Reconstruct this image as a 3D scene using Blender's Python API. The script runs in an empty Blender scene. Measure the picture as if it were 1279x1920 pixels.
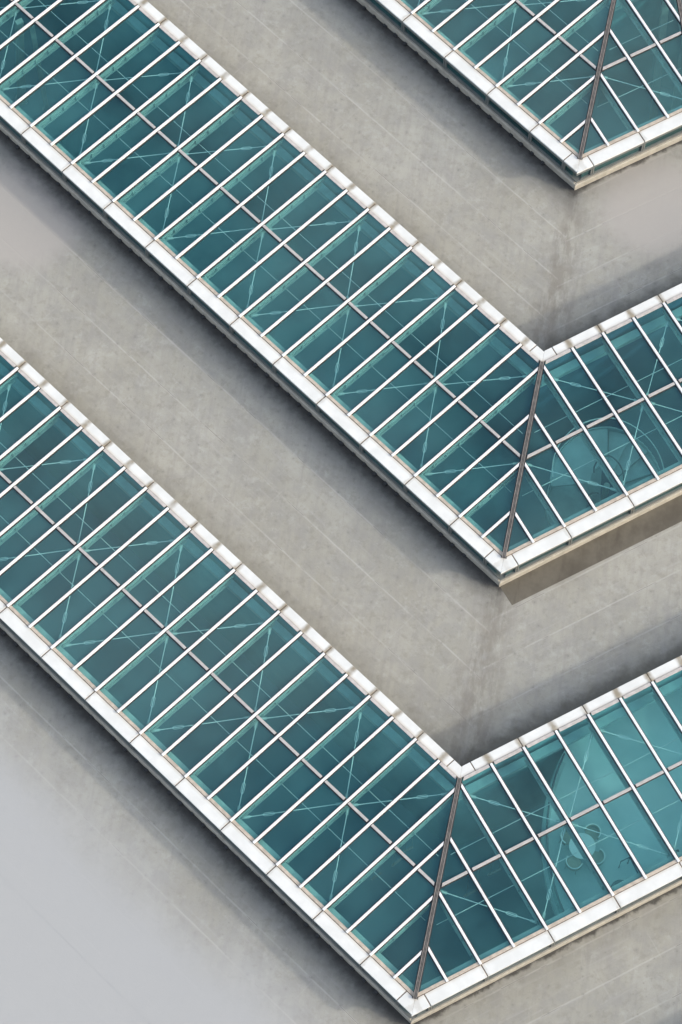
import bpy, math, random
from mathutils import Vector, Matrix
random.seed(7)
sc = bpy.context.scene
col = sc.collection

# ------------------------------------------------------------------ camera
cam_d = bpy.data.cameras.new('camera')
cam = bpy.data.objects.new('camera', cam_d); col.objects.link(cam)
cam_d.sensor_fit = 'VERTICAL'; cam_d.sensor_height = 36.0
cam_d.lens = 36.0 * 5695.97 / 1920.0
cam_d.clip_start = 1.0; cam_d.clip_end = 600.0
RX, RY, RZ = 0.36453870, 0.00169188, 0.14849111
Rm = Matrix.Rotation(RZ, 4, 'Z') @ Matrix.Rotation(RX, 4, 'X') @ Matrix.Rotation(RY, 4, 'Y')
cam.matrix_world = Matrix.Translation((0.379009, -28.634468, 99.873620)) @ Rm
sc.camera = cam

# ------------------------------------------------------------------ light
SUN = Vector((2.9, -0.12, 1.36)).normalized()          # direction towards the sun
elev = math.asin(SUN.z)
world = bpy.data.worlds.new('World'); sc.world = world; world.use_nodes = True
wn = world.node_tree.nodes; wl = world.node_tree.links
bg = wn['Background']
sky = wn.new('ShaderNodeTexSky'); sky.sky_type = 'NISHITA'; sky.sun_disc = False
sky.sun_elevation = elev; sky.sun_rotation = math.atan2(SUN.x, SUN.y)
sky.air_density = 1.0; sky.dust_density = 4.0; sky.ozone_density = 1.0
# thin broken high cloud over the hazy sky
tc = wn.new('ShaderNodeTexCoord'); cn = wn.new('ShaderNodeTexNoise'); cn.inputs['Scale'].default_value = 7.0
cn.inputs['Detail'].default_value = 6.0; cn.inputs['Roughness'].default_value = .55
wl.new(tc.outputs['Generated'], cn.inputs['Vector'])
cr = wn.new('ShaderNodeMapRange'); cr.interpolation_type = 'SMOOTHSTEP'
wl.new(cn.outputs['Fac'], cr.inputs[0]); cr.inputs[1].default_value = .42; cr.inputs[2].default_value = .66; cr.inputs[4].default_value = .8
cm = wn.new('ShaderNodeMix'); cm.data_type = 'RGBA'; wl.new(cr.outputs[0], cm.inputs[0]); wl.new(sky.outputs[0], cm.inputs[6])
cm.inputs[7].default_value = (5.4, 5.5, 5.7, 1)
wl.new(cm.outputs[2], bg.inputs[0]); bg.inputs[1].default_value = 0.15
sun_d = bpy.data.lights.new('sun', 'SUN'); sun_d.energy = 1.0; sun_d.angle = math.radians(2.5)
sun_d.color = (1.0, 0.93, 0.82)
sun = bpy.data.objects.new('sun', sun_d); col.objects.link(sun)
sun.rotation_euler = SUN.to_track_quat('Z', 'Y').to_euler()
sc.view_settings.view_transform = 'Standard'; sc.view_settings.look = 'None'
sc.view_settings.gamma = 1.0; sc.view_settings.exposure = 0.86
sc.cycles.transparent_max_bounces = 24
sc.cycles.max_bounces = 8; sc.cycles.diffuse_bounces = 4

# ------------------------------------------------------------------ materials
class NT:
    def __init__(s, name):
        s.m = bpy.data.materials.new(name); s.m.use_nodes = True
        s.t = s.m.node_tree; s.n = s.t.nodes; s.l = s.t.links
        s.b = s.n['Principled BSDF']; s.out = s.n['Material Output']
    def node(s, t, **kw):
        n = s.n.new(t)
        for k, v in kw.items(): setattr(n, k, v)
        return n
    def put(s, sock, v):
        if hasattr(v, 'is_linked') or isinstance(v, bpy.types.NodeSocket): s.l.new(v, sock)
        else: sock.default_value = v
    def math(s, op, a, b=0.0, c=None, clamp=False):
        n = s.node('ShaderNodeMath', operation=op, use_clamp=clamp)
        s.put(n.inputs[0], a); s.put(n.inputs[1], b)
        if c is not None: s.put(n.inputs[2], c)
        return n.outputs[0]
    def noise(s, vec, scale, detail=4.0, rough=0.55):
        n = s.node('ShaderNodeTexNoise'); s.put(n.inputs['Vector'], vec)
        n.inputs['Scale'].default_value = scale; n.inputs['Detail'].default_value = detail
        n.inputs['Roughness'].default_value = rough
        return n.outputs['Fac']
    def ramp(s, v, a, b, lo=0.0, hi=1.0):
        n = s.node('ShaderNodeMapRange', interpolation_type='SMOOTHSTEP'); s.put(n.inputs[0], v)
        s.put(n.inputs[1], a); s.put(n.inputs[2], b)
        n.inputs[3].default_value = lo; n.inputs[4].default_value = hi
        return n.outputs[0]
    def mix(s, f, a, b, mode='MIX'):
        n = s.node('ShaderNodeMix', data_type='RGBA', blend_type=mode)
        s.put(n.inputs[0], f); s.put(n.inputs[6], a); s.put(n.inputs[7], b)
        return n.outputs[2]
    def pos(s, scale=(1, 1, 1)):
        g = s.node('ShaderNodeNewGeometry')
        m = s.node('ShaderNodeMapping'); s.l.new(g.outputs['Position'], m.inputs[0]); m.inputs['Scale'].default_value = scale
        return m.outputs[0]
    def uv(s, name, scale=(1, 1, 1)):
        u = s.node('ShaderNodeUVMap', uv_map=name)
        m = s.node('ShaderNodeMapping'); s.l.new(u.outputs[0], m.inputs[0]); m.inputs['Scale'].default_value = scale
        return m.outputs[0]
    def sep(s, v):
        n = s.node('ShaderNodeSeparateXYZ'); s.l.new(v, n.inputs[0]); return n.outputs

def c4(r, g, b): return (r, g, b, 1.0)

def simple(name, colr, rough=0.5, metal=0.0, var=0.12, scale=3.0, dirt=None, dirt_amt=0.0):
    k = NT(name); p = k.pos()
    n = k.noise(p, scale, 5)
    dark = tuple(x * (1 - var) for x in colr); lite = tuple(min(1, x * (1 + var * .6)) for x in colr)
    cc = k.mix(k.ramp(n, .3, .7), c4(*dark), c4(*lite))
    if dirt:
        d = k.math('MULTIPLY', k.ramp(k.noise(p, scale * 2.3, 6, .7), .48, .75), dirt_amt)
        cc = k.mix(d, cc, c4(*dirt))
    k.l.new(cc, k.b.inputs['Base Color']); k.b.inputs['Roughness'].default_value = rough
    k.b.inputs['Metallic'].default_value = metal
    return k.m

M = {}
M['cap'] = simple('white_cap_paint', (.80, .80, .79), .42, 0, .08, 2.0, (.50, .45, .36), .28)
M['gasket'] = simple('black_gasket', (.03, .032, .035), .6)
M['purlin'] = simple('greige_cap_paint', (.46, .445, .425), .5, 0, .12, 6, (.3, .24, .18), .3)
M['strip'] = simple('tan_edge_strip', (.50, .44, .36), .6, 0, .18, 5, (.22, .17, .12), .4)
M['strip_in'] = simple('pinkish_edge_strip', (.52, .49, .46), .6, 0, .15, 5, (.28, .22, .17), .35)
M['seam'] = simple('brown_seam', (.17, .135, .10), .8, 0, .4, 5)
M['mitre'] = simple('weathered_mitre_cap', (.20, .185, .17), .55, 0, .25, 7, (.12, .09, .07), .5)
M['steel'] = simple('painted_steel_inside', (.46, .52, .49), .5, 0, .10, 1.5)
M['wellbeam'] = simple('dull_wall_beam', (.36, .50, .52), .6, 0, .12, 1.5)
M['rod'] = simple('bright_rod', (.93, .90, .88), .35, 0.0, .03)
M['fascia'] = simple('fascia_metal', (.17, .185, .18), .45, 0.2, .12, 3, (.25, .23, .2), .3)
M['ledge'] = simple('beige_ledge', (.46, .43, .36), .6, 0, .15, 2.5, (.2, .16, .11), .4)
M['darkmetal'] = simple('dark_frame', (.10, .11, .11), .5)
def well_material():
    k = NT('well_wall'); p = k.pos(); g = k.sep(p)
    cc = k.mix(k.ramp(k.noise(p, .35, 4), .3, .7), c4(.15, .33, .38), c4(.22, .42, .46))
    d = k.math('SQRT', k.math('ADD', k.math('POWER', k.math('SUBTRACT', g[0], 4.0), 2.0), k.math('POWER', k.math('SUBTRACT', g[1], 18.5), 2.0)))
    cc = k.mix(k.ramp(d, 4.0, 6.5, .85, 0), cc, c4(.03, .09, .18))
    k.l.new(cc, k.b.inputs['Base Color']); k.b.inputs['Roughness'].default_value = .8
    return k.m
M['wellwall'] = well_material()
M['stair'] = simple('stair_tread', (.42, .52, .53), .6, 0, .15, 1.2)
M['riser'] = simple('stair_riser', (.25, .30, .30), .7)
M['tabletop'] = simple('white_table', (.93, .95, .92), .35, 0, .03)
M['chair'] = simple('chair_shell', (.52, .50, .40), .45, 0, .1)
M['chair_leg'] = simple('chair_legs', (.5, .5, .48), .3, .7)
M['planter'] = simple('dark_pouffe', (.05, .07, .09), .7)

# coping with stains under each rafter end and at the panel joints (UV: x = distance along the arm / pitch, y = metres across)
def coping(name, inner):
    k = NT(name); u = k.sep(k.uv('stain')); p = k.pos()
    base = k.mix(k.ramp(k.noise(p, 1.6, 4), .3, .7), c4(.66, .675, .65), c4(.74, .755, .73))
    spk = k.ramp(k.noise(p, 14, 6, .75), .62, .78)
    base = k.mix(k.math('MULTIPLY', spk, .32), base, c4(.42, .36, .27))
    w = k.math('ADD', u[0] if inner else k.math('MULTIPLY', u[0], .5), k.math('MULTIPLY', k.math('SUBTRACT', k.noise(p, 5, 3), .5), .10))
    f = k.math('ABSOLUTE', k.math('SUBTRACT', k.math('FRACT', k.math('ADD', w, .5)), .5))   # 0 on a rafter line
    near = k.ramp(f, .02, .16 if inner else .06, 1, 0)
    blot = k.ramp(k.noise(p, 2.2, 4), .25, .6, .45, 1.0)
    amt = k.math('MULTIPLY', k.math('MULTIPLY', near, blot), .9 if inner else .25)
    base = k.mix(amt, base, c4(.24, .20, .13))
    # grime against the glass edge
    g = k.math('MULTIPLY', k.ramp(u[1], 0.0, .14, 1, 0), .45)
    base = k.mix(k.math('MULTIPLY', g, blot), base, c4(.46, .38, .27))
    k.l.new(base, k.b.inputs['Base Color']); k.b.inputs['Roughness'].default_value = .45
    return k.m
M['cop_in'] = coping('coping_inner', True)
M['cop_out'] = coping('coping_outer', False)

def glass(name, tint, refl=1.0):
    k = NT(name); k.n.remove(k.b); p = k.pos()
    tr = k.node('ShaderNodeBsdfTransparent'); tr.inputs[0].default_value = c4(*tint)
    gl = k.node('ShaderNodeBsdfGlossy'); gl.inputs['Roughness'].default_value = .03
    gl.inputs['Color'].default_value = c4(.9, 1, 1)
    ge = k.node('ShaderNodeNewGeometry'); dt = k.node('ShaderNodeVectorMath', operation='DOT_PRODUCT')
    k.l.new(ge.outputs['Normal'], dt.inputs[0]); k.l.new(ge.outputs['Incoming'], dt.inputs[1])
    ca = k.math('ABSOLUTE', dt.outputs['Value'])
    lw = k.math('MULTIPLY_ADD', k.math('POWER', k.math('SUBTRACT', 1.0, ca), 5.0), .96 * refl, .030 * refl)
    mx = k.node('ShaderNodeMixShader'); k.l.new(lw, mx.inputs[0]); k.l.new(tr.outputs[0], mx.inputs[1]); k.l.new(gl.outputs[0], mx.inputs[2])
    df = k.node('ShaderNodeBsdfDiffuse')
    df.inputs[0].default_value = c4(.20, .55, .58)
    oi = k.node('ShaderNodeObjectInfo')
    d = k.math('ADD', k.ramp(k.noise(p, .45, 4), .3, .75, .018, .06), k.math('MULTIPLY', oi.outputs['Random'], .04))
    d = k.math('ADD', d, k.ramp(k.noise(p, 9, 5, .7), .55, .8, 0, .02))
    m2 = k.node('ShaderNodeMixShader'); k.l.new(d, m2.inputs[0]); k.l.new(mx.outputs[0], m2.inputs[1]); k.l.new(df.outputs[0], m2.inputs[2])
    k.l.new(m2.outputs[0], k.out.inputs[0])
    return k.m
M['glass'] = glass('teal_roof_glass', (.765, .945, .942))
M['sideglass'] = glass('side_glass', (.5, .66, .66))

# ------------------------------------------------------------------ concrete deck
MIT = Vector((0.838056, 15.757273)).normalized()
def deck_material():
    k = NT('stained_roof_concrete'); p = k.pos()
    uvv = k.uv('lay'); u = k.sep(uvv); e = k.sep(k.uv('edge')); g = k.sep(k.pos())
    mfa = k.math('SUBTRACT', k.math('MULTIPLY', g[0], MIT.y), k.math('MULTIPLY', g[1], MIT.x))
    n1 = k.noise(p, .22, 5, .6); n2 = k.noise(p, 1.3, 6, .65); n3 = k.noise(p, 8, 6, .7)
    cc = k.mix(k.ramp(n1, .3, .7), c4(.325, .316, .268), c4(.402, .398, .350))
    cc = k.mix(k.ramp(n2, .35, .7, 0, .55), cc, c4(.27, .27, .255))
    cc = k.mix(k.ramp(n3, .5, .8, 0, .22), cc, c4(.41, .41, .38))
    blot = k.ramp(k.noise(p, 3.2, 7, .72), .48, .66, 0, .42)
    cc = k.mix(blot, cc, c4(.235, .225, .185))
    cc = k.mix(k.ramp(k.noise(p, 1.9, 7, .7), .52, .68, 0, .45), cc, c4(.43, .43, .39))
    grit = k.ramp(k.noise(p, 24, 4, .8), .56, .70, 0, .5)
    cc = k.mix(grit, cc, c4(.18, .175, .15))
    # board marks and rain streaks running down the fall of the roof
    st = k.noise(k.pos((6.0, .5, 1)), 1.0, 6, .65)
    cc = k.mix(k.ramp(st, .45, .7, 0, .42), cc, c4(.28, .27, .25))
    st2 = k.noise(k.uv('lay', (.35, 6, 1)), 1.0, 5, .6)
    cc = k.mix(k.ramp(st2, .5, .75, 0, .20), cc, c4(.47, .46, .44))
    # pour joints 1.45 m apart: pale, thin, broken
    wob = k.math('MULTIPLY', k.math('SUBTRACT', k.noise(p, .7, 3), .5), .05)
    v = k.math('ADD', k.math('DIVIDE', k.math('ADD', k.math('ADD', u[1], wob), .53), 1.46), .5)
    dv = k.math('MULTIPLY', k.math('ABSOLUTE', k.math('SUBTRACT', k.math('FRACT', v), .5)), 1.46)
    brk = k.ramp(k.noise(p, .35, 4), .30, .62, .25, 1)
    ln = k.math('MULTIPLY', k.ramp(dv, .010, .045, 1, 0), brk)
    cc = k.mix(k.math('MULTIPLY', ln, .42), cc, c4(.50, .49, .45))
    ln2 = k.math('MULTIPLY', k.ramp(dv, .004, .014, 1, 0), k.ramp(k.noise(p, .9, 5), .52, .6))
    cc = k.mix(k.math('MULTIPLY', ln2, .6), cc, c4(.12, .11, .10))
    # cross joints, fainter
    du = k.math('MULTIPLY', k.math('ABSOLUTE', k.math('SUBTRACT', k.math('FRACT', k.math('DIVIDE', u[0], 2.2)), .5)), 2.2)
    ln3 = k.math('MULTIPLY', k.ramp(du, .01, .035, 1, 0), k.ramp(k.noise(p, .8, 4), .5, .62))
    cc = k.mix(k.math('MULTIPLY', ln3, .13), cc, c4(.50, .49, .45))
    # form-tie plugs
    def dots(su, sv, ou, ov, rad, amt, thr):
        nonlocal cc
        a = k.math('DIVIDE', k.math('ADD', u[0], ou), su); b = k.math('DIVIDE', k.math('ADD', u[1], ov), sv)
        cb = k.node('ShaderNodeCombineXYZ'); k.l.new(k.math('FLOOR', a), cb.inputs[0]); k.l.new(k.math('FLOOR', b), cb.inputs[1])
        wn_ = k.node('ShaderNodeTexWhiteNoise', noise_dimensions='2D'); k.l.new(cb.outputs[0], wn_.inputs['Vector'])
        r = k.sep(wn_.outputs['Color'])
        x = k.math('MULTIPLY', k.math('SUBTRACT', k.math('FRACT', a), k.math('ADD', .25, k.math('MULTIPLY', r[0], .5))), su)
        y = k.math('MULTIPLY', k.math('SUBTRACT', k.math('FRACT', b), k.math('ADD', .25, k.math('MULTIPLY', r[1], .5))), sv)
        d = k.math('SQRT', k.math('ADD', k.math('MULTIPLY', x, x), k.math('MULTIPLY', y, y)))
        disc = k.ramp(d, rad * .5, rad, 1, 0); halo = k.ramp(d, rad, rad * 2.6, .35, 0)
        m = k.math('MULTIPLY', k.math('MAXIMUM', disc, halo), k.ramp(r[2], thr, thr + .35, 0, amt))
        cc = k.mix(m, cc, c4(.17, .165, .15))
    dots(1.25, .73, .2, .1, .045, .42, .15)
    dots(.83, .49, .5, .33, .022, .55, .7)
    # the wide outer slope at the lower left is cleaner, paler and cooler
    cl = k.math('MULTIPLY', k.ramp(k.math('ADD', u[1], k.math('MULTIPLY', n1, 3.0)), 9.2, 13.0, 0, 1), k.ramp(mfa, -3.0, -1.0, 1, 0))
    cc = k.mix(k.math('MULTIPLY', cl, .92), cc, c4(.395, .405, .405))
    # two smoothed-over repair patches
    for px_, py_, r0, r1 in ((-18.89, 19.49, 1.6, 2.9), (4.13, 23.26, 1.3, 2.6)):
        dd = k.math('SQRT', k.math('ADD', k.math('POWER', k.math('SUBTRACT', g[0], px_), 2.0), k.math('POWER', k.math('SUBTRACT', g[1], py_), 2.0)))
        cc = k.mix(k.ramp(k.math('ADD', dd, k.math('MULTIPLY', k.math('SUBTRACT', n2, .5), .6)), r0, r1, .9, 0), cc, c4(.385, .365, .335))
    # rust-brown run-off along the fold between the two slopes
    mf = k.math('SUBTRACT', k.math('MULTIPLY', g[0], MIT.y), k.math('MULTIPLY', g[1], MIT.x))
    mfw = k.math('ADD', mf, k.math('MULTIPLY', k.math('SUBTRACT', k.noise(p, .8, 4), .5), 1.4))
    m1 = k.math('MULTIPLY', k.ramp(k.math('ABSOLUTE', mfw), .0, 1.1, 1, 0), k.ramp(k.noise(k.pos((3.4, 1.1, 1)), 1.0, 6, .68), .36, .6))
    cc = k.mix(k.math('MULTIPLY', m1, .5), cc, c4(.165, .145, .12))
    # dirt along the kerbs, plus contact shade painted at the outer walls, mostly left: edge.x = metres from the upper skylight's wall, edge.y = metres from the lower one's
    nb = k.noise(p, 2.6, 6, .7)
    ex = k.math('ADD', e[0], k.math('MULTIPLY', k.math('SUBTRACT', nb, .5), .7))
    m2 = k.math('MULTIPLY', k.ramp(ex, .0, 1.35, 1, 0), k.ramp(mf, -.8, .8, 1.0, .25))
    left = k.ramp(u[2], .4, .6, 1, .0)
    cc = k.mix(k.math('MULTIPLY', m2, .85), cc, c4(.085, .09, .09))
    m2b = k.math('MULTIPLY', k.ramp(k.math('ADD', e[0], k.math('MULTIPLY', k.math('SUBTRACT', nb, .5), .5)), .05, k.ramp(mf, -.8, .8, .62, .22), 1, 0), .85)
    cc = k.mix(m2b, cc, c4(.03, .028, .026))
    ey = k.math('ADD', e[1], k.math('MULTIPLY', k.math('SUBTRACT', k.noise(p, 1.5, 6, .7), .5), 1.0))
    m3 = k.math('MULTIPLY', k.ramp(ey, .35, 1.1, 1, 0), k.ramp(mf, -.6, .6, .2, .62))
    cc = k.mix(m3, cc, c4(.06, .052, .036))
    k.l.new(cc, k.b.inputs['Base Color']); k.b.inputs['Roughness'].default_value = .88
    bp = k.node('ShaderNodeBump'); bp.inputs['Strength'].default_value = .25; bp.inputs['Distance'].default_value = .02
    hgt = k.math('SUBTRACT', k.noise(p, 22, 6, .7), k.math('MULTIPLY', k.math('MULTIPLY', ln, k.math('SUBTRACT', 1.0, cl)), .6))
    k.l.new(hgt, bp.inputs['Height']); k.l.new(bp.outputs[0], k.b.inputs['Normal'])
    return k.m
M['deck'] = deck_material()

def damp_material():
    k = NT('damp_concrete'); p = k.pos()
    cc = k.mix(k.ramp(k.noise(p, .9, 6, .65), .3, .7), c4(.095, .085, .066), c4(.145, .132, .105))
    st = k.noise(k.pos((4.0, .8, 1)), 1.0, 5, .6)
    cc = k.mix(k.ramp(st, .45, .75, 0, .4), cc, c4(.06, .05, .04))
    k.l.new(cc, k.b.inputs['Base Color']); k.b.inputs['Roughness'].default_value = .8
    return k.m
M['damp'] = damp_material()

def hall_material():
    k = NT('dark_hall_floor'); p = k.pos()
    n = k.noise(p, .16, 3, .5); n2 = k.noise(p, .7, 4, .55)
    g = k.sep(k.pos())
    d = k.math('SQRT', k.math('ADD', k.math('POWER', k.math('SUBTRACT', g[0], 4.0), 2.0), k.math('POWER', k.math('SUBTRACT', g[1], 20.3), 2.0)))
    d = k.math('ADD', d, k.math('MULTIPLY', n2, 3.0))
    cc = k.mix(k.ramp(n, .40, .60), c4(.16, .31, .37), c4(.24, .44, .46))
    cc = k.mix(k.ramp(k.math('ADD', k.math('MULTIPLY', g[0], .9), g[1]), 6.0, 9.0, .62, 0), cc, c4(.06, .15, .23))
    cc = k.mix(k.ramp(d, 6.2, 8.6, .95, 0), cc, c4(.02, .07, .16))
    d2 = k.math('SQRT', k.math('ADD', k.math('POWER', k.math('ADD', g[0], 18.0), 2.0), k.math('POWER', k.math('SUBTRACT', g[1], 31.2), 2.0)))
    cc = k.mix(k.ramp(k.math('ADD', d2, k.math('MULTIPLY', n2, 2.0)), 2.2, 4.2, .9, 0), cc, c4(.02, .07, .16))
    cc = k.mix(k.ramp(n2, .45, .7, 0, .3), cc, c4(.08, .20, .28))
    k.l.new(cc, k.b.inputs['Base Color']); k.b.inputs['Roughness'].default_value = .6
    return k.m
M['hall'] = hall_material()
def mezz_material():
    k = NT('pale_terrazzo'); p = k.pos()
    cc = k.mix(k.ramp(k.noise(p, .5, 4), .35, .65), c4(.55, .68, .68), c4(.68, .78, .77))
    k.l.new(cc, k.b.inputs['Base Color']); k.b.inputs['Roughness'].default_value = .35
    return k.m
M['mezz'] = mezz_material()

# ------------------------------------------------------------------ mesh helpers
class MB:
    """collects prisms, boxes and tubes; build() links them as one mesh object"""
    def __init__(s): s.v = []; s.f = []; s.mi = []; s.uv = {}
    def prism(s, poly, z0, z1, mi=0):
        n = len(poly)
        if n < 3: return
        a = sum(poly[i][0] * poly[(i + 1) % n][1] - poly[(i + 1) % n][0] * poly[i][1] for i in range(n))
        if a < 0: poly = poly[::-1]
        b = len(s.v)
        s.v += [(x, y, z0) for x, y in poly] + [(x, y, z1) for x, y in poly]
        s.f.append([b + n + i for i in range(n)]); s.mi.append(mi)
        s.f.append([b + n - 1 - i for i in range(n)]); s.mi.append(mi)
        for i in range(n):
            j = (i + 1) % n; s.f.append([b + i, b + j, b + n + j, b + n + i]); s.mi.append(mi)
    def box(s, c, a, b, cc):
        """box from centre and three half-axis vectors"""
        c, a, b, cc = map(Vector, (c, a, b, cc)); k = len(s.v)
        for sz in (-1, 1):
            for sx, sy in ((-1, -1), (1, -1), (1, 1), (-1, 1)):
                s.v.append(tuple(c + a * sx + b * sy + cc * sz))
        for f in ((0, 3, 2, 1), (4, 5, 6, 7), (0, 1, 5, 4), (1, 2, 6, 5), (2, 3, 7, 6), (3, 0, 4, 7)):
            s.f.append([k + i for i in f]); s.mi.append(0)
    def bar(s, p, q, w, h):
        p = Vector(p); q = Vector(q); d = q - p; L = d.length; d.normalize()
        side = d.cross(Vector((0, 0, 1)))
        side = side.normalized() if side.length > 1e-4 else Vector((1, 0, 0))
        up = side.cross(d).normalized()
        s.box((p + q) / 2, d * L / 2, side * w / 2, up * h / 2)
    def tube(s, pts, r, n=8, closed=False):
        pts = [Vector(p) for p in pts]; m = len(pts); base = len(s.v)
        for i, p in enumerate(pts):
            a = pts[(i - 1) % m] if (closed or i > 0) else p
            b = pts[(i + 1) % m] if (closed or i < m - 1) else p
            d = (b - a).normalized()
            u = d.cross(Vector((0, 0, 1)))
            u = u.normalized() if u.length > 1e-3 else Vector((1, 0, 0))
            w = u.cross(d).normalized()
            for j in range(n):
                t = 2 * math.pi * j / n; s.v.append(tuple(p + (u * math.cos(t) + w * math.sin(t)) * r))
        for i in range(m if closed else m - 1):
            i2 = (i + 1) % m
            for j in range(n):
                j2 = (j + 1) % n
                s.f.append([base + i * n + j, base + i * n + j2, base + i2 * n + j2, base + i2 * n + j]); s.mi.append(0)
        if not closed:
            s.f.append([base + j for j in range(n)][::-1]); s.mi.append(0)
            s.f.append([base + (m - 1) * n + j for j in range(n)]); s.mi.append(0)
    def cyl(s, c, r, z0, z1, n=32, r1=None):
        r1 = r if r1 is None else r1; b = len(s.v)
        for z, rr in ((z0, r), (z1, r1)):
            s.v += [(c[0] + rr * math.cos(2 * math.pi * i / n), c[1] + rr * math.sin(2 * math.pi * i / n), z) for i in range(n)]
        s.f.append([b + n + i for i in range(n)]); s.f.append([b + n - 1 - i for i in range(n)]); s.mi += [0, 0]
        for i in range(n):
            j = (i + 1) % n; s.f.append([b + i, b + j, b + n + j, b + n + i]); s.mi.append(0)
    def build(s, name, mats, parent=None, uvf=None, bevel=0.0, smooth=False):
        if not s.f: return None
        off = Vector((0, 0, 0)); q = parent
        while q is not None: off += q.location; q = q.parent
        me = bpy.data.meshes.new(name)
        me.from_pydata([tuple(Vector(v) - off) for v in s.v], [], s.f)
        for m in (mats if isinstance(mats, (list, tuple)) else [mats]): me.materials.append(m)
        me.polygons.foreach_set('material_index', s.mi)
        if uvf:
            for lname, fn in uvf.items():
                L = me.uv_layers.new(name=lname)
                for lp in me.loops: L.data[lp.index].uv = fn(s.v[lp.vertex_index])
        if smooth:
            for p in me.polygons: p.use_smooth = True
        me.update()
        o = bpy.data.objects.new(name, me); col.objects.link(o)
        if parent is not None: o.parent = parent
        if bevel:
            b = o.modifiers.new('bevel', 'BEVEL'); b.width = bevel; b.segments = 2; b.limit_method = 'ANGLE'
        return o

def thing(name, label, cat, loc, group=None):
    o = bpy.data.objects.new(name, None); col.objects.link(o); o.location = loc; o.empty_display_size = .3
    o['label'] = label; o['category'] = cat
    if group: o['group'] = group
    return o

def clip(poly, a, n):
    """keep the side of the line through a where (p-a).n >= 0"""
    out = []; m = len(poly)
    for i in range(m):
        p, q = poly[i], poly[(i + 1) % m]
        dp = (p[0] - a[0]) * n[0] + (p[1] - a[1]) * n[1]; dq = (q[0] - a[0]) * n[0] + (q[1] - a[1]) * n[1]
        if dp >= 0: out.append(p)
        if (dp >= 0) != (dq >= 0):
            t = dp / (dp - dq); out.append((p[0] + (q[0] - p[0]) * t, p[1] + (q[1] - p[1]) * t))
    return out

def isect(o1, d1, o2, d2):
    den = d1.x * d2.y - d1.y * d2.x; r = o2 - o1
    return o1 + d1 * ((r.x * d2.y - r.y * d2.x) / den)

# ------------------------------------------------------------------ plan of the nested skylights
H = 1.2927                       # height of the glass above the concrete
KO, KI = 0.46, 0.36              # coping widths, outer and inner
PL, PR = 1.09922, 1.26304
SKL, SKR = 0.0449, 0.0322
RING = {  # inner corner, arm angle offsets, widths, rafter offsets, bays on the left arm
 'A': dict(o=(1.692275, 31.594985), a=(.017595, .026945), W=(6.36353, 5.81905), off=(-.0626, .0022), nL=12),
 'B': dict(o=(0.838056, 15.757273), a=(.020085, .013581), W=(6.36544, 5.87257), off=(-.0853, -.0365), nL=28),
 'C': dict(o=(0.0, 0.0),            a=(.025095, .022233), W=(6.49801, 5.96099), off=(-.1595, -.0642), nL=24),
 'D': dict(o=(-0.86, -15.80),       a=(.025095, .022233), W=(6.49801, 5.96099), off=(-.1595, -.0642), nL=5)}  # unseen ring added to cast the lower right shadow; left arm kept short
L2a = Vector((4.057, 31.285)); L2d = (Vector((4.3604, 30.1521)) - L2a).normalized()

class Arm:
    def __init__(s, o, d, n, skew, W, pitch, off, clips, tmax):
        s.o = o; s.d = d; s.n = n; s.n2 = n + d * math.tan(skew); s.W = W; s.pitch = pitch; s.off = off
        s.clips = clips; s.tmax = tmax
    def P(s, t, w): return s.o + s.d * t + s.n2 * w
    def Q(s, t, w): return s.o + s.d * t + s.n * w
    def poly(s, t0, t1, w0, w1, gap=0.0, sq=False):
        f = s.Q if sq else s.P
        pl = [tuple(f(t0, w0)), tuple(f(t1, w0)), tuple(f(t1, w1)), tuple(f(t0, w1))]
        for a, nn in s.clips:
            pl = clip(pl, a + nn * gap, nn)
            if len(pl) < 3: return []
        return pl
    def tr(s, n): return n * s.pitch + s.off
    def inv(s, x, y):
        r = Vector((x, y)) - s.o; w = r.dot(s.n); t = (r - s.n2 * w).dot(s.d); return t, w

def make_ring(k):
    r = RING[k]; o = Vector(r['o']); aL, aR = .92 + r['a'][0], .92 + r['a'][1]
    dL = Vector((-math.sin(aL), math.cos(aL))); nL = Vector((-math.cos(aL), -math.sin(aL)))
    dR = Vector((math.sin(aR), math.cos(aR))); nR = Vector((math.cos(aR), -math.sin(aR)))
    oc = isect(o + nL * r['W'][0], dL, o + nR * r['W'][1], dR)
    m = (oc - o).normalized(); mn = Vector((-m.y, m.x))                 # mitre 1 and its normal
    if mn.dot(dR) < 0: mn = -mn
    o2 = isect(o, dR, L2a + Vector((6.0 if k == 'B' else 0.0, 0.0)), L2d)
    m2n = Vector((-L2d.y, L2d.x))
    if m2n.dot(dR) < 0: m2n = -m2n
    lenR = (o2 - o).dot(dR)
    d3 = dR - m2n * (2 * dR.dot(m2n)); d3 = -d3                           # mirror image of the right arm
    n3 = nR - m2n * (2 * nR.dot(m2n))
    full = {'A': 5.0, 'B': 3.0, 'C': 3.0, 'D': 3.0}[k]
    arms = {
     'L': Arm(o, dL, nL, SKL, r['W'][0], PL, r['off'][0], [(o, -mn)], r['nL'] * PL + .3),
     'R': Arm(o, dR, nR, SKR, r['W'][1], PR, r['off'][1], [(o, mn), (o2, -m2n)], lenR + 6),
     'T': Arm(o2, d3, n3, -SKR, r['W'][1], PR, 0.0, [(o2, m2n)], full)}
    oc2 = isect(o + nR * r['W'][1], dR, o2, L2d)
    return arms, o, oc, o2, oc2, mn, m2n

LAB = {
 'A': 'glass skylight in the top right corner whose pointed end meets two brown corner bars',
 'B': 'long bent glass skylight crossing the middle with the spiral staircase under it',
 'C': 'long bent glass skylight at the bottom with the round white table under it',
 'D': 'unseen bent glass skylight added below the view for its shadow at the lower right'}

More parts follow.
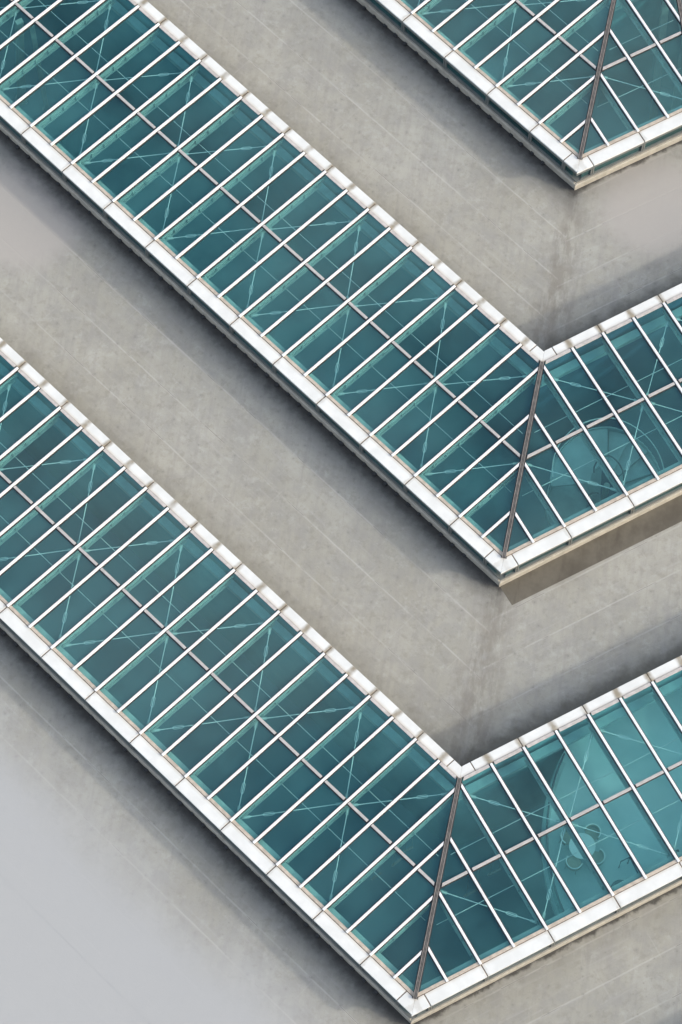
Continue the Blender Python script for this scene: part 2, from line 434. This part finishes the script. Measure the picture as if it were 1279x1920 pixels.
def build_ring(k):
    arms, o, oc, o2, oc2, mn, m2n = make_ring(k)
    base = oc + (oc - o).normalized() * .5
    T = thing('glass_skylight', LAB[k], 'skylight', (base.x, base.y, -H), 'nested bent glass skylights on the concrete roof')
    rnd = random.Random(hash(k) % 1000 if False else ord(k))
    for an, A in arms.items():
        W = A.W
        nmin = -7; nmax = int(A.tmax / A.pitch) + 1
        tlo, thi = -9.0, A.tmax
        # rafters with gaskets
        mids = []
        for n in range(nmin, nmax + 1):
            t = A.tr(n)
            if t > thi: break
            lw = A.poly(t - .044, t + .044, 0.015, W + .0, .10)
            if not lw: continue
            b = MB(); b.prism(lw, .024, .092)
            ro = b.build('rafter_cap', M['cap'], T, bevel=.006)
            if ro is None: continue
            g = MB(); g.prism(A.poly(t - .080, t + .080, .0, W - .02, .07), .004, .024)
            g.prism(A.poly(t - .035, t + .035, .03, W - .03, .07), -.16, -.021)
            g.build('gasket', M['gasket'], ro)
            mids.append(n)
        # glass panes, purlin caps, edge strips
        for n in range(nmin - 1, nmax + 1):
            t0, t1 = A.tr(n), min(A.tr(n + 1), thi)
            if t0 >= thi: break
            for w0, w1 in ((.02, W / 2), (W / 2, W - .02)):
                pl = A.poly(t0 + .004, t1 - .004, w0 + .004, w1 - .004, .02)
                if pl:
                    b = MB(); b.prism(pl, -.02, .0); b.build('glass_pane', M['glass'], T)
            pl = A.poly(t0 + .12, t1 - .075, W / 2 - .05, W / 2 + .05, .13)
            if pl:
                b = MB(); b.prism(pl, .022, .075)
                q = b.build('purlin_cap', M['purlin'], T, bevel=.005)
                g = MB(); g.prism(A.poly(t0 + .078, t1 - .078, W / 2 - .062, W / 2 + .085, .09), .004, .022)
                g.build('gasket', M['gasket'], q)
            pl = A.poly(t0 + .12, t1 - .085, .0, .11, .13)
            if pl: b = MB(); b.prism(pl, .006, .055); b.build('edge_strip', M['strip_in'], T)
            pl = A.poly(t0 + .052, t1 - .052, W - .125, W - .012, .03)
            if pl: b = MB(); b.prism(pl, .004, .04); b.build('edge_strip', M['strip'], T)
        # coping panels, joint every second rafter
        def stain(v):
            t, w = A.inv(v[0], v[1]); return ((t - A.off) / A.pitch, abs(w) if w < 0 else w - W)
        cuts_o = [tlo] + ([A.tr(-3.55 if an == 'L' else -3.7)] if an != 'T' else []) + [A.tr(n) for n in range(-2 if an != 'T' else 2, nmax + 1, 2)]
        cuts_i = [tlo] + ([.62] if an != 'T' else []) + [A.tr(n) for n in range(2, nmax + 1, 2)]
        for cuts, w0, w1, mat in ((cuts_o, W, W + KO, 'cop_out'), (cuts_i, -KI, 0.0, 'cop_in')):
            cuts = [c for c in cuts if c < thi] + [thi]
            for a, b_ in zip(cuts, cuts[1:]):
                pl = A.poly(a + .02, b_ - .02, w0 + (.012 if w0 > 0 else 0), w1 - (0 if w0 > 0 else .012), .002)
                if pl:
                    b = MB(); b.prism(pl, -.05, .03)
                    b.build('coping_panel', M[mat], T, {'stain': stain}, bevel=.008)
        # seam beds under the copings
        for w0, w1 in ((W - .02, W + KO - .06), (-KI + .04, .02)):
            pl = A.poly(tlo, thi, w0, w1)
            b = MB(); b.prism(pl, -.16, .017); b.build('sealant_bed', M['seam'], T)
        # outer wall below the coping: head rail, windows, sill, black gap, ledge
        f = MB(); f.prism(A.poly(tlo, thi, W + .06, W + KO - .012, sq=True), -.22, -.165)
        f.prism(A.poly(tlo, thi, W + KO - .05, W + KO - .012, sq=True), -.165, -.052)
        f.prism(A.poly(tlo, thi, W + .06, W + KO - .03, sq=True), -.86, -.76)
        f.build('fascia_rail', M['fascia'], T)
        f = MB(); f.prism(A.poly(tlo, thi, W + .10, W + KO - .12, sq=True), -H + .05, -.862); f.build('recess_strip', M['gasket'], T)
        f = MB(); f.prism(A.poly(tlo, thi, W + .08, W + KO + .03, sq=True), -H - .05, -.93); f.build('base_ledge', M['ledge'], T, bevel=.03)
        cw = [c for c in cuts_o if c < thi] + [thi]
        for a, b_ in zip(cw, cw[1:]):
            fr = MB()
            m = .05
            for c0, c1 in ((a + .012, a + .07), (b_ - .07, b_ - .012)):
                fr.prism(A.poly(c0, c1, W + .12, W + KO - .022, .10), -.76, -.22)
            c0 = A.poly(a + .07, b_ - .07, W + .12, W + KO - .04, .16)
            if c0:
                fr.prism(A.poly(a + .07, b_ - .07, W + .12, W + KO - .028, .16), -.255, -.222)
                fr.prism(A.poly(a + .07, b_ - .07, W + .12, W + KO - .028, .16), -.755, -.725)
                fo = fr.build('clerestory_window', M['fascia'], T)
                pg = MB(); pg.prism(A.poly(a + .07, b_ - .07, W + KO - .10, W + KO - .085, .16), -.725, -.255)
                pg.build('pane', M['sideglass'], fo)
                bk = MB(); bk.prism(A.poly(a + .07, b_ - .07, W + .13, W + .16, .16), -.725, -.255)
                bk.build('blind', M['darkmetal'], fo)
        c = MB(); c.prism(A.poly(tlo, thi, W + .16, W + KO - .022, sq=True), -.70, -.30) if False else None
        if an == 'L' and k != 'D':
            for q in range(-6, min(2 * nmax, 56)):
                t = A.off + A.pitch * (q + .5) / 2 + rnd.uniform(-.03, .03)
                pl = A.poly(t - .06, t + rnd.uniform(.04, .09), W + KO + .032, W + KO + rnd.uniform(.10, .17), .2)
                if len(pl) >= 4 and t < thi: b = MB(); b.prism(pl, -H - .02, -H + .10); b.build('drain_foot', M['gasket'], T)
        # inner wall of the kerb on the concrete side
        f = MB(); f.prism(A.poly(tlo, thi, -KI + .05, -.05, sq=True), -H - .05, -.165); f.build('kerb_wall', M['fascia'], T)
        # steelwork below the glass
        zg = -.03
        for n in mids:
            if n % 2: continue
            t = A.tr(n)
            g = MB()
            g.prism(A.poly(t - .085, t + .085, .05, W - .30, .15), -.205, -.17)
            g.prism(A.poly(t - .018, t + .018, .10, W - .30, .15), -.56, -.206)
            go = g.build('girder', M['steel'], T)
            if go is None: continue
            g = MB(); pl = A.poly(t - .095, t + .095, .30, W - .42, .18)
            g.prism(pl, -.60, -.561); g.build('bottom_flange', M['steel'], go)
            g = MB(); w = .5
            while w < W - .5:
                q = A.poly(t - .085, t + .085, w, w + .02, .2)
                if len(q) >= 4: g.prism(q, -.555, -.21)
                w += .62
            g.build('stiffener', M['steel'], go)
        # edge beams
        e = MB(); e.prism(A.poly(tlo, thi, W - .34, W - .17, .05), -.36, -.22); e.build('edge_beam', M['steel'], T)
        e = MB(); e.prism(A.poly(tlo, thi, .10, .40, .05), -1.20, -.92); e.build('edge_beam', M['wellbeam'], T)
        # conduits along the arm
        for sgn in (-1, 1):
            w = W / 2 + sgn * .96
            pl = A.poly(tlo, thi, w - .001, w + .001, .2)
            if pl:
                ts = [A.inv(*q)[0] for q in pl]
                p0, p1 = A.P(min(ts), w), A.P(max(ts), w)
                b = MB(); b.tube([(p0.x, p0.y, -.76), (p1.x, p1.y, -.76)], .014, 6); b.build('tie_cable', M['rod'], T)
        # diamond bracing with turnbuckles
        zb = -.34
        nodes = []
        hi = int(thi / A.pitch)
        for n in range(0, hi + 1, 4):
            for m_ in (n - 2, n + 2):
                for we in (.62, W - .5):
                    nodes.append((n, we, m_, W / 2 + (-.12 if we < 1 else .12)))
        for n, we, m_, wm in nodes:
            p = A.P(A.tr(n) + (.16 if m_ > n else -.16), we); q = A.P(A.tr(m_) + (-.16 if m_ > n else .16), wm)
            ok = all((x - a).dot(nn) > .12 for x in (p, q) for a, nn in A.clips) and max(A.tr(n), A.tr(m_)) < thi - .2
            if not ok: continue
            p3 = Vector((p.x, p.y, zb)); q3 = Vector((q.x, q.y, zb)); d = (q3 - p3).normalized(); s_ = Vector((-d.y, d.x, 0))
            b = MB(); b.tube([p3, q3], .017, 6); bo = b.build('brace_rod', M['rod'], T)
            b = MB(); c = p3 + d * .82
            for sg in (-1, 1):
                b.tube([c - d * .22, c - d * .14 + s_ * .05 * sg, c + d * .14 + s_ * .05 * sg, c + d * .22], .010, 6)
            b.build('turnbuckle', M['rod'], bo)
            b = MB()
            b.box(p3 + d * .06, d * .12, s_ * .05, Vector((0, 0, .012))); b.box(q3 - d * .06, d * .12, s_ * .05, Vector((0, 0, .012)))
            b.build('end_fitting', M['steel'], bo)
        # walls of the well
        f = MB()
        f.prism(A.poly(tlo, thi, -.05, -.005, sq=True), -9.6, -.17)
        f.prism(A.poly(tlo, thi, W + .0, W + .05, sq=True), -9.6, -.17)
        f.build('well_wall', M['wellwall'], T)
        # end closure
        if an in 'LT':
            f = MB(); f.prism(A.poly(thi, thi + .12, -KI, W + KO), -9.6, .03); f.build('end_wall', M['fascia'], T)
    # corner bars
    for a, b_, nm in ((o, oc, mn), (o2, oc2, m2n)):
        d = (b_ - a).normalized(); s_ = Vector((-d.y, d.x)); a = a - d * .02; e = b_ + d * .01
        q = MB()
        def strip(w0, w1, z0, z1):
            q.prism([tuple(a + s_ * w0), tuple(e + s_ * w0), tuple(e + s_ * w1), tuple(a + s_ * w1)], z0, z1)
        strip(-.068, -.030, .03, .11); strip(-.012, .012, .03, .10); strip(.030, .068, .03, .11)
        qo = q.build('corner_bar', M['mitre'], T)
        q = MB(); strip(-.10, .10, .002, .03); q.build('gasket', M['gasket'], qo)
        q = MB(); a2 = a + d * .5; 
        q.bar((a2.x, a2.y, -.38), (e.x - d.x * .4, e.y - d.y * .4, -.38), .14, .30); q.build('hip_beam', M['steel'], T)
    return T, arms, o, oc, o2, oc2

rings = {k: build_ring(k) for k in 'ABCD'}

# ------------------------------------------------------------------ concrete roof between the skylights
def deck():
    b = MB(); lay = []; edge = []
    order = 'ABCD'
    gaps = [(None, 'A'), ('A', 'B'), ('B', 'C'), ('C', 'D'), ('D', None)]
    armsC = rings['C'][1]
    faces = []
    def add(pts, an, up, lo, code):
        k = len(b.v); b.v += [(p.x, p.y, -H) for p in pts]; fc = list(range(k, k + 4))
        a = pts[0]; ar = (pts[1] - pts[0]).cross(pts[2] - pts[0]) if False else ((pts[1] - pts[0]).x * (pts[2] - pts[0]).y - (pts[1] - pts[0]).y * (pts[2] - pts[0]).x)
        if ar < 0: fc = fc[::-1]
        b.f.append(fc); b.mi.append(0)
        for p in pts:
            r = p - armsC[an].o
            lay.append((r.dot(armsC[an].d), r.dot(armsC[an].n)))
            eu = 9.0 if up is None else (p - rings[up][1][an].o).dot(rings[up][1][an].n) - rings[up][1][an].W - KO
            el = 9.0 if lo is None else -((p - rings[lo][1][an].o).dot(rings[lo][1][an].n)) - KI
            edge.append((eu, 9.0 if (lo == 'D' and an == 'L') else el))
    for up, lo in gaps:
        for an in 'LRT':
            # upper boundary line: outer wall of the ring above; lower boundary: inner wall of the ring below
            def line(k_, outer):
                A = rings[k_][1][an]; off = A.W + .25 if outer else -.2
                return A.o + A.n * off, A.d
            if up: pu, du = line(up, True)
            else:
                pu, du = line('A', False); pu = pu - rings['A'][1][an].n * 9
            if lo: pl, dl = line(lo, False)
            else:
                pl, dl = line('D', True); pl = pl + rings['D'][1][an].n * 9
            def ends(p, d, ring):
                k_ = ring
                o = rings[k_][2]; oc = rings[k_][3]; o2 = rings[k_][4]; oc2 = rings[k_][5]
                m1 = isect(p, d, o, oc - o); m2 = isect(p, d, o2, oc2 - o2)
                return m1, m2
            ru = up or 'A'; rl = lo or 'D'
            u1, u2 = ends(pu, du, ru); l1, l2 = ends(pl, dl, rl)
            far = 55.0
            if an == 'L': add([u1, u1 + du * far, l1 + dl * far, l1], an, up, lo, 0)
            elif an == 'R': add([u1, u2, l2, l1], an, up, lo, 1)
            else: add([u2, u2 + du * far, l2 + dl * far, l2], an, up, lo, 2)
    # beyond the far ends of the skylights
    for k_ in 'ABCD':
        for an in 'LT':
            A = rings[k_][1][an]
            add([A.Q(A.tmax + .1, -.3), A.Q(A.tmax + 60, -.3), A.Q(A.tmax + 60, A.W + .3), A.Q(A.tmax + .1, A.W + .3)], an, None, None, 0)
            b.v[-4:] = [(x, y, z - .004) for x, y, z in b.v[-4:]]
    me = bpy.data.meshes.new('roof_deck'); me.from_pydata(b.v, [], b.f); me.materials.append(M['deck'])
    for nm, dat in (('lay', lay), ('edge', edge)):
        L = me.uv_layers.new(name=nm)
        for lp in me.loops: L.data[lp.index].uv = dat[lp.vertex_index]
    o = bpy.data.objects.new('roof_deck', me); col.objects.link(o); o['kind'] = 'structure'
    # a brown damp band against the sunny outer wall of the middle skylight
    A = rings['B'][1]['R']; wd = MB()
    oc = rings['B'][3]; W = A.W
    tc = A.inv(oc.x, oc.y)[0]
    q = [A.Q(-5.19, W + KO - .1), A.Q(-5.15, 7.17), A.Q(14, W + KO + 1.05), A.Q(14, W + KO - .1)]
    wd.prism([tuple(p) for p in q], -H - .01, -H + .004)
    wo = wd.build('damp_concrete_band', M['damp']); wo['kind'] = 'structure'
deck()

# ------------------------------------------------------------------ halls under the glass
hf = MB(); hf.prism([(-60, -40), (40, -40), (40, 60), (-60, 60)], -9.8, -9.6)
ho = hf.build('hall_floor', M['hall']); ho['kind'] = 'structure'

# pale upper floor with a curved edge under the bottom skylight
CR = rings['C'][1]['R']; FC = Vector((10.15, -.1)); FR = 7.1; FZ = -2.7
circ = [(FC.x + FR * math.cos(a * math.pi / 90), FC.y + FR * math.sin(a * math.pi / 90)) for a in range(180)]
pl = clip(circ, CR.Q(0, -.004), CR.n); pl = clip(pl, CR.Q(0, CR.W - .004), -CR.n)
b = MB(); b.prism(pl, FZ - .35, FZ); fo = b.build('upper_floor', M['mezz']); fo['kind'] = 'structure'
# balustrade on the curved edge
BT = thing('balcony_rail', 'curved dark-topped balustrade on the edge of the pale floor by the round table', 'balustrade', (3.05, 0, FZ))
arc = []
for i in range(0, 181):
    a = math.radians(100 + i * 160 / 180); p = FC + Vector((math.cos(a), math.sin(a))) * (FR - .12)
    w = (p - CR.o).dot(CR.n)
    if .45 < w < CR.W - .3: arc.append(p)
b = MB(); b.tube([(p.x, p.y, FZ + 1.05) for p in arc], .035, 8); b.build('handrail', M['planter'], BT)
b = MB()
for p, q in zip(arc, arc[1:]):
    c = (p + q) / 2; d = (q - p); s_ = Vector((-d.y, d.x)).normalized() * .012
    b.prism([tuple(p - s_), tuple(q - s_), tuple(q + s_), tuple(p + s_)], FZ + .02, FZ + .95)
b.build('glass_screen', M['sideglass'], BT)
b = MB()
for p in arc[::9]: b.cyl((p.x, p.y), .02, FZ, FZ + 1.05, 8)
b.build('post', M['chair_leg'], BT)
b = MB()
for p, q in zip(arc, arc[1:]):
    d = (q - p); s_ = Vector((-d.y, d.x)).normalized() * .13
    b.prism([tuple(p - s_), tuple(q - s_), tuple(q + s_), tuple(p + s_)], FZ + .002, FZ + .06)
b.build('upstand', M['stair'], BT)

# round table
TX, TY = 4.49, -1.17
t = thing('round_table', 'round white table under the bottom skylight, ringed by chairs', 'table', (TX, TY, FZ))
b = MB(); b.cyl((TX, TY), .46, FZ + .71, FZ + .74, 48); b.build('tabletop', M['tabletop'], t, bevel=.008)
b = MB(); b.cyl((TX, TY), .035, FZ + .03, FZ + .71, 16); b.build('leg', M['chair_leg'], t)
b = MB(); b.cyl((TX, TY), .26, FZ, FZ + .03, 32, .22); b.build('base', M['chair_leg'], t)

def make_chair(label):
    c = thing('tub_chair', label, 'chair', (0, 0, 0), 'tub chairs round the white table')
    b = MB(); b.cyl((0, 0), .23, .40, .46, 28, .25); b.build('seat', M['chair'], c, bevel=.01)
    b = MB(); n = 24
    for i in range(n):                                   # curved back shell with real thickness
        a0 = math.radians(-100 + 200 * i / n); a1 = math.radians(-100 + 200 * (i + 1) / n)
        b.prism([(.25 * math.cos(a0), .25 * math.sin(a0)), (.29 * math.cos(a0), .29 * math.sin(a0)),
                 (.29 * math.cos(a1), .29 * math.sin(a1)), (.25 * math.cos(a1), .25 * math.sin(a1))], .42, .74)
    b.build('backrest', M['chair'], c)
    b = MB(); b.tube([(.28 * math.cos(math.radians(x)), .28 * math.sin(math.radians(x)), .75) for x in range(-100, 101, 10)], .022, 8)
    b.build('top_rim', M['tabletop'], c)
    for x, y in ((.17, .17), (-.17, .17), (-.17, -.17), (.17, -.17)):
        b = MB(); b.tube([(x, y, .41), (x * 1.25, y * 1.25, 0)], .014, 6); b.build('leg', M['chair_leg'], c)
    return c
def copy_tree(o, parent=None):
    c = o.copy(); col.objects.link(c); c.parent = parent
    for ch in [x for x in o.children]: copy_tree(ch, c)
    return c
c0 = make_chair('tub chair on the upper right side of the white table')
spots = [(62, .62, 'tub chair above the white table, towards the skylight\'s cross bar'),
         (150, .56, 'tub chair at the upper left of the white table with a bright rim'),
         (250, .60, 'tub chair below the white table'),
         (-28, .60, 'darker tub chair at the lower right of the white table')]
for i, (deg, r, lab) in enumerate(spots):
    c = c0 if i == 0 else copy_tree(c0)
    a = math.radians(deg); c.location = (TX + r * math.cos(a), TY + r * math.sin(a), FZ); c.rotation_euler = (0, 0, a)
    c['label'] = lab

# dark pouffe and two railings by the lower wall
t = thing('pouffe', 'dark round pouffe against the lower wall, right of the white table', 'pouffe', (6.0, -2.4, FZ))
b = MB(); b.cyl((6.0, -2.4), .34, FZ, FZ + .34, 32, .36); b.build('body', M['planter'], t, bevel=.03)
b = MB(); b.cyl((6.0, -2.4), .33, FZ + .345, FZ + .42, 32, .28); b.build('cushion', M['planter'], t, bevel=.03)
def rail(x, y, lab):
    t = thing('floor_rail', lab, 'rail', (x, y, FZ), 'low dark rails on the pale floor')
    d = Vector((.52, -.80, 0)).normalized(); s_ = Vector((-.8, -.55, 0)).normalized()
    p0 = Vector((x, y, FZ)); p1 = p0 + d * 1.15
    b = MB(); b.tube([p0, p0 + Vector((0, 0, .85)), p1 + Vector((0, 0, .85)), p1], .025, 8); b.build('top_tube', M['planter'], t)
    b = MB(); b.tube([p0 + Vector((0, 0, .84)), p0 + s_ * .35 + Vector((0, 0, .84)), p0 + s_ * .35], .02, 8); b.build('return_tube', M['planter'], t)
rail(6.15, -1.35, 'low dark bent rail right of the table, nearer the table')
rail(7.75, -.85, 'low dark bent rail at the right edge of the photo')

# spiral staircase under the middle skylight
SX, SY = 3.81, 12.85; ZT = -3.1
S = thing('spiral_staircase', 'pale spiral staircase fanning out under the middle skylight, right of its corner bar', 'staircase', (SX, SY, -9.6))
NS = 16; stepA = 22.5; A0 = 96.0; RISE = .24
def wedge(b, a0, a1, ri, ro, z0, z1, n=6):
    A_ = [math.radians(a0 + (a1 - a0) * i / n) for i in range(n + 1)]
    for p, q in zip(A_, A_[1:]):
        b.prism([(SX + r_ * math.cos(a_), SY + r_ * math.sin(a_)) for r_, a_ in ((ri, p), (ro, p), (ro, q), (ri, q))], z0, z1)
b = MB(); wedge(b, 195, A0 + 1, .62, 2.04, ZT - .12, ZT, 16); b.build('landing', M['stair'], S)
for i in range(NS):
    a0 = A0 - i * stepA; z = ZT - (i + 1) * RISE
    b = MB(); wedge(b, a0, a0 - stepA - 1.5, .60, 2.04, z - .07, z); b.build('tread', M['stair'], S)
    b = MB(); wedge(b, a0 - .1, a0 - 1.0, .62, 2.02, z + .002, z + RISE - .075, 1); b.build('riser', M['riser'], S)
def hel(r_, z, a): return (SX + r_ * math.cos(math.radians(a)), SY + r_ * math.sin(math.radians(a)), z)
def zz_(a): return ZT if a > A0 else ZT - (A0 - a) / stepA * RISE
for nm, r_, rr in (('outer_handrail', 2.08, .022), ('inner_handrail', .58, .03)):
    b = MB(); b.tube([hel(r_, zz_(a) + .95, a) for a in range(195, -250, -6)], rr, 6)
    b.build(nm, M['rod'] if r_ > 1 else M['planter'], S)
b = MB()
for a in range(195, -250, -6):
    z = zz_(a); wedge(b, a, a - 6, 2.05, 2.09, z - .30, z + .10, 1)
b.build('outer_stringer', M['stair'], S)
b = MB(); b.cyl((SX, SY), .12, -9.6, ZT - .5, 16); b.build('newel', M['steel'], S)

# raking steel columns seen through the far left end of the middle skylight and the right arm of the top one
def raker(x, y, dx, dy, lab, w=.3):
    t = thing('raking_column', lab, 'column', (x, y, -9.6), 'raking steel columns under the glass')
    b = MB(); b.bar((x, y, -9.6), (x + dx, y + dy, -1.0), w, w * .7); b.build('shaft', M['steel'], t, bevel=.02)
    b = MB(); b.cyl((x, y), w * .9, -9.6, -9.5, 20); b.build('base_plate', M['steel'], t)
BL = rings['B'][1]['L']
q = BL.P(BL.tr(20.6), BL.W * .56)
raker(q.x - 1.9, q.y + 2.2, 1.0, -1.2, 'wide pale raking column in the far top left corner of the photo, left one')
raker(q.x - .8, q.y + 1.9, .4, -1.0, 'slimmer pale raking column in the far top left corner, right one', .2)
AR = rings['A'][1]['R']
q = AR.P(.5, AR.W * .45)
raker(q.x + .3, q.y + 1.2, -.4, 1.2, 'pale raking column under the top right skylight, above the cross bar', .28)
raker(q.x + 1.1, q.y - .2, -.2, 1.6, 'pale raking column under the top right skylight, by the right photo edge', .36)

# unlit tubular lamps hanging in the bottom skylight near its corner
LL = [(-2.56, -2.92, -2.27, -2.63), (-1.93, -2.34, -1.57, -1.95), (-1.59, -1.76, -1.29, -1.55), (0.71, -3.05, 1.17, -2.7), (1.43, -2.17, 1.86, -1.87)]
LN = ['short hanging tube lamp seen through the bottom skylight, left of its corner bar, furthest left',
      'middle one of three hanging tube lamps left of the bottom skylight\'s corner bar',
      'hanging tube lamp in the bottom skylight, closest of the three left of its corner bar',
      'hanging tube lamp in the bottom skylight, just right of its corner bar',
      'hanging tube lamp in the bottom skylight, second to the right of its corner bar']
for (x0, y0, x1, y1), lab in zip(LL, LN):
    t = thing('hanging_lamp', lab, 'lamp', (x0, y0, -4), 'hanging tube lamps under the bottom skylight')
    b = MB(); b.tube([(x0, y0, -4), (x1, y1, -4)], .035, 10); b.build('tube', M['tabletop'], t)
    b = MB(); b.bar((x0, y0, -3.94), (x1, y1, -3.94), .09, .04); b.build('housing', M['fascia'], t)
    for f_ in (.15, .85):
        x, y = x0 + (x1 - x0) * f_, y0 + (y1 - y0) * f_
        b = MB(); b.cyl((x, y), .008, -3.92, -.6, 6); b.build('hanger', M['fascia'], t)
